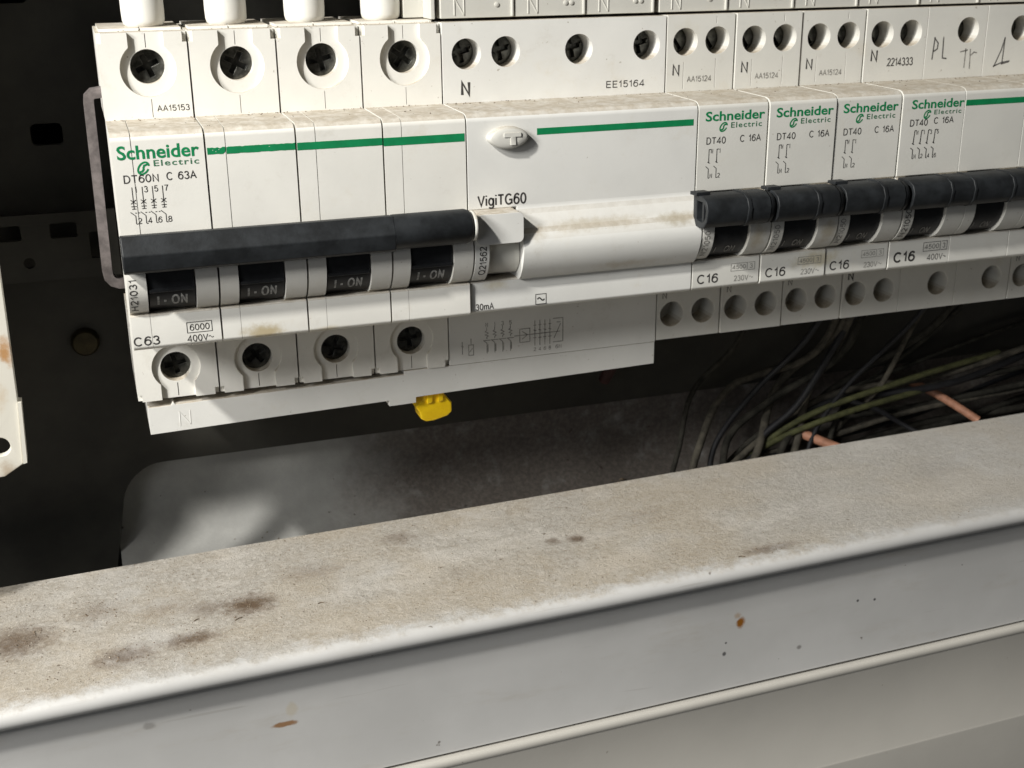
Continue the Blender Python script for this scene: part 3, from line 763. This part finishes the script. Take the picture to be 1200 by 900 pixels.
# connection strip running under the main breaker
bm = bmesh.new()
slab(bm, [(2.0, -69.7), (26.5, -69.2), (57.0, -68.7), (57.0, -70.1), (63.6, -70.0), (63.6, -68.6), (72, -68.4), (126.2, -67.5), (126.2, -61.75), (72.2, -61.75), (61, -61.75), (61, -62.6), (8.0, -63.2), (7.6, -62.6), (7.0, -63.3), (2.0, -63.3)], 18.4, 40)
sp_ = obj('connection_strip', bm, M['cool'], T1, bevel=0.2)
bm = bmesh.new()
for pts in ([(8.6, -68.4), (8.7, -65.0)], [(8.7, -65.0), (10.9, -68.2)], [(10.9, -68.2), (11.0, -64.9)]):
    tube(bm, [Vector((a, 18.46, b)) for a, b in pts], 0.15, 6)
sub(obj('raised_letter', bm, M['cool'], T1, smooth=40), sp_)
bm = bmesh.new()
slab(bm, [(66.0, -66.8), (71.2, -66.4), (71.2, -69.6), (72.2, -71.0), (73.0, -71.8), (73.0, -74.2), (71.8, -75.2), (69.0, -75.9), (66.2, -75.9), (65.2, -75.2), (64.9, -73.4), (64.0, -72.2), (64.1, -71.4), (66.0, -70.4)], 20.2, 26)
slab(bm, [(66.8, -67), (68.2, -67), (68.0, -71.2), (66.6, -71.4)], 19.6, 20.6); slab(bm, [(69.6, -67), (70.6, -67), (70.8, -71.0), (69.4, -71.2)], 19.6, 20.6)
sub(obj('latch_tab', bm, M['yellow'], T1, bevel=0.5), vh)

# ================================================================== SMALL BREAKERS (phase and neutral)
CODES = ['AA15124', 'AA15124', 'AA15124']
def handle_mesh(x0, x1, left_open=True):
    bm = bmesh.new()
    cy, cz = -6.3, -23.4
    pr = [(-2.4, -20.1), (-6.8, -20.0), (-8.7, -21.0), (-9.6, -22.8), (-9.2, -25.4), (-8.0, -26.9), (-6.2, -27.4), (-2.6, -27.2)]
    sc_ = lambda s: [(cy + (a - cy) * s, cz + (b - cz) * s) for a, b in pr]
    slab(bm, pr, x0, x1 - 1.6, [[(cy + (a - cy) * 0.62 - 0.2, cz + (b - cz) * 0.62) for a, b in pr]] if left_open else (), 4.0, mp=YZ)
    # rounded right end
    rows = []
    for x, s in ((x1 - 1.6, 1.0), (x1 - 0.7, 0.94), (x1, 0.74)):
        rows.append([bm.verts.new((x, a, b)) for a, b in sc_(s)])
    k = len(pr)
    for a, b in zip(rows, rows[1:]):
        for i in range(k): bm.faces.new([a[i], a[(i + 1) % k], b[(i + 1) % k], b[i]])
    bm.faces.new(rows[-1])
    return bm, sc_
def small_breaker(X, label, n_poles=1, kind='circuit breaker', group=None, full=True):
    """X: left side. n_poles 1: phase and neutral in one width; 3: neutral and three phases in three widths."""
    wd = 18.0 * n_poles; g = 0.22
    T = thing('small_breaker', (X + wd / 2, 50, -62), label, kind, group)
    bm = bmesh.new()
    up = [(X + 4.95, 11.6), (X + 13.3, 11.7)] + ([(X + 30.4, 11.9), (X + 46.8, 11.9)] if n_poles == 3 else [])
    dn = [(X + 4.4, -54.9), (X + 13.2, -54.8)] + ([(X + 30.3, -54.5), (X + 48.0, -54.5)] if n_poles == 3 else [])
    for i in range(n_poles):
        a, b = X + 18 * i + (g if i == 0 else 0.06), X + 18 * (i + 1) - (g if i == n_poles - 1 else 0.06)
        nose_upper(bm, a, b); nose_lower(bm, a, b)
        nose_flank(bm, a + 0.02, X + 18 * i + 3.2); nose_cavity(bm, X + 18 * i + 3.1, X + 18 * i + 12.5); nose_flank(bm, X + 18 * i + 12.4, b - 0.02)
        hu = [h for h in up if a < h[0] < b]; hl = [h for h in dn if a < h[0] < b]
        slits = [rect(X + 12.9, X + 13.05, 15.6, 17.2), rect(X + 13.0, X + 13.12, 0.8, 7.6), rect(X + 4.6, X + 4.72, 0.8, 7.0)] if i == 0 and n_poles == 1 else []
        shoulder(bm, a, b, 0.2, 17.7, [circ(x, z, 3.15, 26) for x, z in hu] + slits, 7.5)
        shoulder(bm, a, b, -61.4, -43.4, [circ(x, z, 3.25, 26) for x, z in hl], 7.5, y0=18.4)
    h = obj('breaker_housing', bm, M['small'], T, bevel=0.22)
    for x, z in up: obj('terminal_screw', screw_bm(x, z, 3.05, 23.2, 0.6, 'slot'), M['screw'], T, bevel=0.1)
    for i in range(n_poles):
        x = X + 18 * i
        bm = bmesh.new(); r = 8.2
        prism(bm, [(6.4, -21.2)] + [(BY - r * math.cos(R(a)), BZ + r * math.sin(R(a))) for a in range(60, -62, -8)] + [(6.4, -35.7)], x + 3.4, x + 12.2)
        prism(bm, [(-2, -21.5), (-2, -25), (-5, -24.6), (-5, -20.5)], x + 4.5, x + 11)
        tg = obj('toggle', bm, M['rotor'], T, smooth=30)
        lettering('toggle_lettering', tg, M['faint'], lambda b: (text(b, 'I', x + 4.6, x + 4.85, -34.6, -33.0, lambda z: rotor_y(z) + 0.02), text(b, 'ON', x + 7.2, x + 9.8, -34.6, -33.0, lambda z: rotor_y(z) + 0.02)), T)
    if n_poles == 1:
        bm, sc_ = handle_mesh(X - 1.6, X + 16.3)
        hd_ = obj('handle', bm, M['black'], T, bevel=0.35)
        bm = bmesh.new(); slab(bm, sc_(1.07), X + 8.6, X + 9.7, mp=YZ)
        sub(obj('handle_rib', bm, M['black'], T, bevel=0.2), hd_)
        bm = bmesh.new(); slab(bm, [(-2.0, -19.5), (-5.2, -19.35), (-5.2, -20.1), (-2.0, -20.3)], X - 2.3, X + 1.2, mp=YZ)
        sub(obj('handle_flange', bm, M['black'], T, bevel=0.15), hd_)
        bm = bmesh.new(); slab(bm, [(-5.8, -21.2), (-6.6, -21.2), (-6.6, -26.2), (-5.8, -26.2)], X - 1.0, X + 2.2, mp=YZ)
        sub(obj('handle_web', bm, M['black'], T), hd_)
        brand(h, T, X + 1.9, X + 17.0, -4.5, -2.3, X + 8.4, X + 16.3, -6.2, -4.95, X + 6.5, -5.9, 0.72, M['darkgreen'])
        def rating(b):
            text(b, 'DT40', X + 2.3, X + 7.2, -9.6, -8.1, 0); text(b, 'C 16A', X + 10.9, X + 16.2, -9.5, -8.0, 0)
        lettering('rating_lettering', h, M['ink'], rating, T)
        def dia(b):
            L = []
            for k in range(2):
                x = X + 3.1 + 2.0 * k
                L += [[(x, -10.8), (x, -13.9)], [(x, -10.8), (x + 0.5, -10.8)], [(x - 0.3, -13.6), (x + 0.3, -13.9)], [(x + 0.0, -12.6), (x + 0.02, -13.9)],
                      [(x - 0.7, -14.6), (x, -15.2), (x, -17.3)], [(x, -17.3), (x + 0.3, -17.3)]]
                text(b, 'N1'[k], x + 0.5, x + 1.0, -11.7, -10.7, 0); text(b, 'N2'[k], x + 0.4, x + 1.0, -17.3, -16.3, 0)
            strokes(b, L, 0.17, 0)
        lettering('wiring_diagram', h, M['ink'], dia, T)
        lettering('rating_lettering', h, M['ink'], lambda b: text(b, 'C16', X + 1.5, X + 6.9, -42.2, -40.1, 0, 0.006), T)
        def vt(b):
            strokes(b, [[(X + 10.3, -39.9), (X + 14.6, -39.9), (X + 14.6, -38.1), (X + 10.3, -38.1), (X + 10.3, -39.9)], [(X + 14.9, -39.9), (X + 16.6, -39.9), (X + 16.6, -38.1), (X + 14.9, -38.1)]], 0.12, 0)
            text(b, '4500', X + 10.7, X + 14.2, -39.5, -38.5, 0); text(b, '3', X + 15.3, X + 16.1, -39.5, -38.5, 0)
            text(b, '230V', X + 11.2, X + 15.0, -42.4, -41.1, 0)
            strokes(b, [[(X + 15.3 + 0.14 * i, -41.7 + 0.2 * math.sin(i * 0.9)) for i in range(8)]], 0.13, 0)
        lettering('rating_lettering', h, M['faint'], vt, T)
        lettering('code_lettering', h, M['faint'], lambda b: text(b, 'N21050', X + 0.75, X + 2.1, -35.0, -28.6, bulge_y, up=True), T)
        lettering('terminal_lettering', h, M['ink'], lambda b: text(b, 'N', X + 1.75, X + 3.65, 4.0, 6.5, 17.4, 0.004), T)
        lettering('terminal_lettering', h, M['faint'], lambda b: text(b, 'N', X + 1.6, X + 2.9, -50.7, -49.0, 18.4, 0.01), T)
        lettering('code_lettering', h, M['faint'], lambda b: text(b, 'AA15124', X + 5.7, X + 12.0, 2.4, 3.7, 17.4, 0.004), T)
    return T, h

SB = small_breaker(126.4, 'first small C16 breaker beside the wide earth leakage module', 1, 'circuit breaker', 'small C16 breakers')[0]
def copy_thing(T, dx, label, dy=0.0):
    r = T.copy(); C.objects.link(r); r.location.x += dx * S; r.location.y += dy * S; r['label'] = label
    for ch in list(T.children):
        c = ch.copy(); C.objects.link(c); c.parent = r
        for g in ch.children:
            d = g.copy(); C.objects.link(d); d.parent = c
    return r
copy_thing(SB, 18, 'second small C16 breaker from the module, with yellowish dirt beside its C16', -0.22)
copy_thing(SB, 36, 'third small C16 breaker from the module, directly left of the long linked handle', 0.12)
copy_thing(SB, 108, 'breaker cut off by the right picture edge beyond the long linked handle')
XD = 180.4
TD, hD = small_breaker(XD, 'wide C16 breaker with linked black handles and pencil writing on its terminals', 3)
bm, sc_ = handle_mesh(XD - 1.2, XD + 50, True)
hd_ = obj('handle_bar', bm, M['black'], TD, bevel=0.35)
for xx in (9.3, 15.9, 27.3, 33.9):
    bm = bmesh.new(); slab(bm, sc_(1.05), XD + xx, XD + xx + 0.9, mp=YZ)
    sub(obj('handle_rib', bm, M['black'], TD, bevel=0.2), hd_)
brand(hD, TD, XD + 2.7, XD + 17.7, -4.5, -2.3, XD + 9.2, XD + 17.0, -6.0, -4.9, XD + 7.3, -5.9, 0.72, M['darkgreen'])
lettering('rating_lettering', hD, M['ink'], lambda b: (text(b, 'DT40', XD + 2.6, XD + 7.6, -8.5, -7.0, 0, 0.004), text(b, 'C 16A', XD + 9.4, XD + 15.0, -8.2, -6.75, 0, 0.004)), TD)
def dia4(b):
    L = []
    for k in range(4):
        x = XD + 4.2 + 1.95 * k
        L += [[(x, -9.6), (x - 0.2, -12.9)], [(x, -9.6), (x + 0.5, -9.6)], [(x - 0.5, -12.6), (x + 0.1, -12.9)], [(x - 0.8, -13.7), (x - 0.1, -14.2), (x - 0.1, -16.3)], [(x - 0.1, -16.3), (x + 0.2, -16.3)], [(x - 0.1, -11.5), (x - 0.2, -12.9)]]
        text(b, 'N135'[k], x + 0.5, x + 1.0, -10.6, -9.6, 0); text(b, 'N246'[k], x + 0.3, x + 0.9, -16.3, -15.3, 0)
    strokes(b, L, 0.22, 0)
lettering('wiring_diagram', hD, M['ink'], dia4, TD)
lettering('rating_lettering', hD, M['ink'], lambda b: text(b, 'C16', XD + 1.7, XD + 7.8, -41.9, -39.5, 0, 0.016), TD)
def vt4(b):
    strokes(b, [[(XD + 10.2, -39.8), (XD + 15.2, -39.8), (XD + 15.2, -37.6), (XD + 10.2, -37.6), (XD + 10.2, -39.8)], [(XD + 15.5, -39.8), (XD + 17.2, -39.8), (XD + 17.2, -37.6), (XD + 15.5, -37.6)]], 0.16, 0)
    text(b, '4500', XD + 10.6, XD + 14.8, -39.3, -38.1, 0); text(b, '3', XD + 15.9, XD + 16.7, -39.3, -38.1, 0)
    text(b, '400V~', XD + 11.6, XD + 17.2, -42.2, -40.7, 0)
lettering('rating_lettering', hD, M['pencil'], vt4, TD)
lettering('code_lettering', hD, M['ink'], lambda b: text(b, 'N21050', XD + 0.8, XD + 2.3, -35.0, -27.6, bulge_y, up=True), TD)
lettering('terminal_lettering', hD, M['ink'], lambda b: text(b, 'N', XD + 2.0, XD + 4.0, 5.2, 7.9, 17.4, 0.006), TD)
lettering('terminal_lettering', hD, M['ink'], lambda b: text(b, 'N', XD + 1.6, XD + 3.3, -51.0, -48.8, 18.4, 0.02), TD)
lettering('code_lettering', hD, M['ink'], lambda b: text(b, '2214333', XD + 7.0, XD + 14.5, 3.9, 5.8, 17.4), TD)
lettering('green_stripe', hD, M['green'], lambda b: slab(b, rect(XD + 18.2, XD + 53.5, -4.4, -3.0), -0.045, 0.3), TD)
def scrawl(b):
    strokes(b, [[(200.6, 5.0), (200.9, 10.5)], [(200.8, 10.3), (202.0, 9.0), (201.9, 7.6), (200.9, 7.0)], [(203.5, 10.4), (203.7, 5.3), (205.0, 5.1)]], 0.34, 17.4)
    strokes(b, [[(219.8, 2.4), (221.6, 6.6), (222.4, 9.6)], [(222.4, 9.8), (222.3, 3.4)], [(219.6, 2.6), (222.2, 3.5), (224.6, 3.8)], [(222, 3.1), (224.4, 3.6)]], 0.32, 17.4)
lettering('handwriting', hD, M['pencil'], scrawl, TD)
lettering('handwriting', hD, M['faint'], lambda b: strokes(b, [[(208.9, 6.6), (211.2, 7.0)], [(210.6, 7.4), (210.6, 2.6)], [(212.0, 7.2), (212.3, 2.3)], [(212.2, 5.6), (213.2, 6.4), (214.2, 6.2)]], 0.3, 17.4), TD)

# ================================================================== COMB BUSBARS ON TOP
def busbar(x0, n, pitch, label, end):
    t = thing('comb_busbar', (x0, 30, 18), label, 'busbar')
    first = None
    for i in range(n):
        a = x0 + i * pitch
        bm = bmesh.new()
        slab(bm, rect(a + 0.06, a + pitch - 0.06, 18.25, 40), 19.5, 34)
        box(bm, a + pitch - 0.9, a + pitch - 0.3, 19.1, 20, 18.4, 39.5)
        s_ = obj('busbar_segment', bm, M['bus'], t, bevel=0.15)
        bm = bmesh.new(); c = a + 3.2
        for pts in ([(c, 18.9), (c, 22.6)], [(c, 22.6), (c + 2.2, 18.9)], [(c + 2.2, 18.9), (c + 2.2, 22.6)]):
            tube(bm, [Vector((p, 19.5, q)) for p, q in pts], 0.17, 6)
        sub(obj('raised_letter', bm, M['bus'], t, smooth=40), s_)
        for dx in ((12.2, 13.6) if i else (13.0,)):
            bm = bmesh.new(); lathe(bm, [(0.55, 19.6), (0.5, 19.3), (0.15, 19.2)], (a + dx, 0, 21.0), n=14)
            sub(obj('raised_dot', bm, M['bus'], t, smooth=40), s_)
    if end:
        bm = bmesh.new(); slab(bm, rect(x0 - 6.6, x0 - 1.6, 18.3, 40), 26, 40); slab(bm, rect(x0 - 2.2, x0 - 1.2, 18.2, 40), 19.6, 26)
        obj('end_cap', bm, M['bus'], t, bevel=0.15)
    return t
busbar(72.6, 3, 17.2, 'grey comb busbar along the top of the wide module', True)
busbar(125.3, 7, 17.9, 'grey comb busbar along the top of the small breakers', False)

# ================================================================== WHITE CABLES AT THE TOP
for i, (xc, ds) in enumerate(((10.4, 'leftmost'), (27.5, 'second from left'), (44.4, 'third from left'), (61.4, 'rightmost'))):
    t = thing('white_cable', (xc, 29, 18), '%s of four thick white cables entering the top of the main breaker' % ds, 'cable', 'white cables into the main breaker')
    bm = bmesh.new(); n = 30
    pr = [(3.6, 18.0), (4.15, 18.5), (4.35, 19.3), (4.42, 21), (4.38, 27), (4.45, 45), (4.4, 90)]
    lathe(bm, pr, (xc + 0.0, 29, 0), 'z', n)
    for v in bm.verts: v.co.x += (v.co.z - 18) * (-0.01 + 0.006 * i); v.co.y += max(0, v.co.z - 30) * 0.25
    o = obj('sheath', bm, M['sleeve'], t, smooth=40)

# ================================================================== WIRE BRACKET ON THE LEFT
bm = bmesh.new()
path = [Vector(p) for p in ((3.5, 27, 5.3), (0, 27, 5.1), (-1.7, 27, 4.9), (-2.45, 27, 4.2), (-2.6, 27, 2.9), (-2.75, 27, -15), (-3.0, 27, -33), (-2.8, 27, -34.6), (-2.0, 27, -35.6), (-0.8, 27, -36.1), (3.5, 27, -36.4))]
rows = []
for i, p in enumerate(path):
    tg_ = (path[min(i + 1, len(path) - 1)] - path[max(i - 1, 0)]).normalized(); nn = Vector((-tg_.z, 0, tg_.x))
    rows.append([bm.verts.new(p + nn * a + Vector((0, b, 0))) for a, b in ((-1.05, -1.7), (1.05, -1.7), (1.05, 1.7), (-1.05, 1.7))])
for a, b in zip(rows, rows[1:]):
    for k in range(4): bm.faces.new([a[k], a[(k + 1) % 4], b[(k + 1) % 4], b[k]])
bm.faces.new(rows[0]); bm.faces.new(rows[-1])
tag(obj('metal_bracket', bm, M['steel'], None, (-2.7, 27, -15), smooth=50), 'bent metal strip bracket beside the left end of the main breaker', 'bracket').location = (-2.7 * S, 27 * S, -15 * S)

# ================================================================== LOOSE WIRES BEHIND
def wire(pts, r, mat, label, group=None):
    o_ = Vector(pts[0]); bm = bmesh.new(); tube(bm, spline(pts, 10), r, 10)
    o = obj('loose_wire', bm, mat, None, o_, smooth=60); o.location = o_ * S
    tag(o, label, 'wire', group); return o
G = 'dark wires hanging behind the breakers'
dl = 'dark dusty wire of the tangle hanging below the small breakers'
for k in range(11):
    a = rnd.random; x = 141 + 5.6 * k + 4 * a(); sw = 0.45 + 0.9 * a()
    wire([(x + 60 * sw, 40 + 14 * a(), -56), (x + 44 * sw + 5 * a(), 46 + 10 * a(), -74 - 8 * a()), (x + 22 * sw + 5 * a(), 46 + 12 * a(), -90 - 8 * a()), (x + 6 * sw + 4 * a(), 44 + 10 * a(), -105 - 5 * a()), (x - 2 + 3 * a(), 37 + 4 * a(), -118)], 0.7 + 0.7 * a(), M[('wire_dusty', 'wire_grey', 'wire_dark')[k % 3]], dl, G)
for k in range(10):
    a = rnd.random; z = -80 - 3.2 * k
    wire([(340, 52 + 12 * a(), z - 2 + 8 * a()), (285, 46 + 14 * a(), z - 6 * a()), (228 + 14 * a(), 44 + 12 * a(), z - 6 - 6 * a()), (188 + 12 * a(), 44 + 9 * a(), min(-97, z - 10) - 4 * a()), (163 + 8 * a(), 42 + 6 * a(), -111 - 3 * a()), (154 + 9 * a(), 37, -118.5)], 0.7 + 0.5 * a(), M[('wire_dusty', 'wire_grey', 'wire_dark', 'wire_dusty')[k % 4]], 'dark wire sweeping along the tray towards the right edge', 'dark wires along the tray')
wire([(262, 50, -90), (225, 46, -93.5), (192, 47, -101), (172, 46, -111), (165, 39, -118)], 0.95, M['wire_green'], 'olive green wire arching above the tray, upper of two', None)
wire([(236, 46, -97), (203, 44, -100.5), (181, 46, -107), (164, 44, -114), (158, 39, -118)], 0.95, M['wire_green'], 'olive green wire lying lower in the tray, under its twin', None)
wire([(127.5, 40, -56), (128.3, 42, -66), (129, 47, -74), (128, 54, -84)], 1.7, M['wire_red'], 'dull red wire just right of the strip under the wide module', None)
wire([(206, 46, -98), (214, 44, -101), (222, 42, -106), (229, 36, -110)], 0.8, M['wire_dark'], 'black wire bent down between the two orange copper wires', None)
wire([(186.0, 52, -104.7), (190.5, 46, -106.6), (196.5, 40, -108.8), (203.5, 34, -111.3)], 1.5, M['copper'], 'orange copper wire end standing out low in the tray', None)
wire([(234.5, 56, -98.6), (239.0, 50, -100.8), (243.5, 45, -103.8), (248, 39, -107.3)], 1.3, M['copper'], 'orange copper wire running down near the right edge', None)

# ================================================================== CRUMBS
bm = bmesh.new()
def crumb(bm, x, y, z, s):
    vs = [bm.verts.new((x + s * rnd.uniform(0.5, 1) * a, y + s * rnd.uniform(0.5, 1) * b, z + s * rnd.uniform(0.35, 0.7) * c)) for a, b, c in ((1, 0, 0), (-1, 0, 0), (0, 1, 0), (0, -1, 0), (0, 0, 1), (0, 0, -0.5))]
    for f in ((0, 2, 4), (2, 1, 4), (1, 3, 4), (3, 0, 4), (2, 0, 5), (1, 2, 5), (3, 1, 5), (0, 3, 5)): bm.faces.new([vs[i] for i in f])
for _ in range(1500):
    x = rnd.uniform(-45, 270) if rnd.random() < 0.55 else rnd.gauss(-5, 32); y = rnd.uniform(-21, 29); crumb(bm, x, y, -104.95 + (x - 90) * 0.016 + 0.05, rnd.choice((0.08, 0.10, 0.12, 0.15, 0.2, 0.26)))
for cx, cy, n, s in ((17, -1, 22, 2.6), (-9, -12.5, 22, 2.8), (4, -10.5, 14, 2.2), (-28, 2, 22, 3.4), (-14, 8, 12, 4), (98, 2, 8, 1.5), (140, -20, 10, 2.5), (195, -21, 6, 2)):
    for _ in range(n):
        x = rnd.gauss(cx, s); y = max(-22.5, rnd.gauss(cy, s * 0.7)); crumb(bm, x, y, -104.9 + (x - 90) * 0.016, rnd.uniform(0.15, 0.4))
for x, y, l, a in ((6.0, -3.5, 1.3, 0.5), (14.5, -6.5, 1.9, 0.45), (33, -6, 1.3, 0.1), (131, -21, 1.6, -0.3)):
    z = -104.8 + (x - 90) * 0.016
    tube(bm, spline([(x, y, z), (x + l * 0.5 * math.cos(a), y + l * 0.5 * math.sin(a) + 0.2, z + 0.05), (x + l * math.cos(a), y + l * math.sin(a), z)], 4), 0.12, 5)
tag(obj('dirt_crumbs', bm, M['crumb'], None, (0, 0, 0)), kind='stuff')
bm = bmesh.new()
for _ in range(900):
    x = rnd.uniform(-45, 270); y = rnd.uniform(-20, 29); crumb(bm, x, y, -104.9 + (x - 90) * 0.016, rnd.choice((0.10, 0.13, 0.17, 0.24)))
tag(obj('plaster_crumbs', bm, M['palecrumb'], None, (0, 0, 0)), kind='stuff')
bm = bmesh.new()
for _ in range(220):
    x = rnd.uniform(20, 260); y = rnd.uniform(46, 60); crumb(bm, x, y, -119.0 + max(0, y - 55) ** 2 * 0.045, rnd.choice((0.15, 0.2, 0.3, 0.4)))
crumb(bm, 136, 58, -118.0, 1.3); crumb(bm, 134.6, 57, -118.3, 0.9)
tube(bm, spline([(80, 52, -118.8), (84, 51.5, -118.6), (87.5, 52, -118.4), (87.6, 53.5, -117.6)], 5), 0.3, 6)
tag(obj('tray_crumbs', bm, M['crumb'], None, (0, 0, 0)), kind='stuff')
bm = bmesh.new()
for _ in range(420):
    x = rnd.uniform(0.5, 233); y = 17.1 - abs(rnd.gauss(0, 1.2)) if rnd.random() < 0.75 else rnd.uniform(3, 17)
    crumb(bm, x, y, 0.28 * y / 20 + 0.03, rnd.choice((0.08, 0.1, 0.13, 0.18, 0.3)))
for _ in range(110):
    x = rnd.uniform(85, 126); z = rnd.gauss(-25.0, 0.6); crumb(bm, x, -2.4 + (z + 24.8) * 0.85 + 0.05, z, rnd.choice((0.07, 0.09, 0.12)))
for _ in range(180):
    x = rnd.uniform(0.5, 233); crumb(bm, x, rnd.uniform(17.7, 22.3), 17.6, rnd.choice((0.08, 0.12, 0.2)))
tag(obj('ledge_crumbs', bm, M['crumb'], None, (0, 0, 0)), kind='stuff')
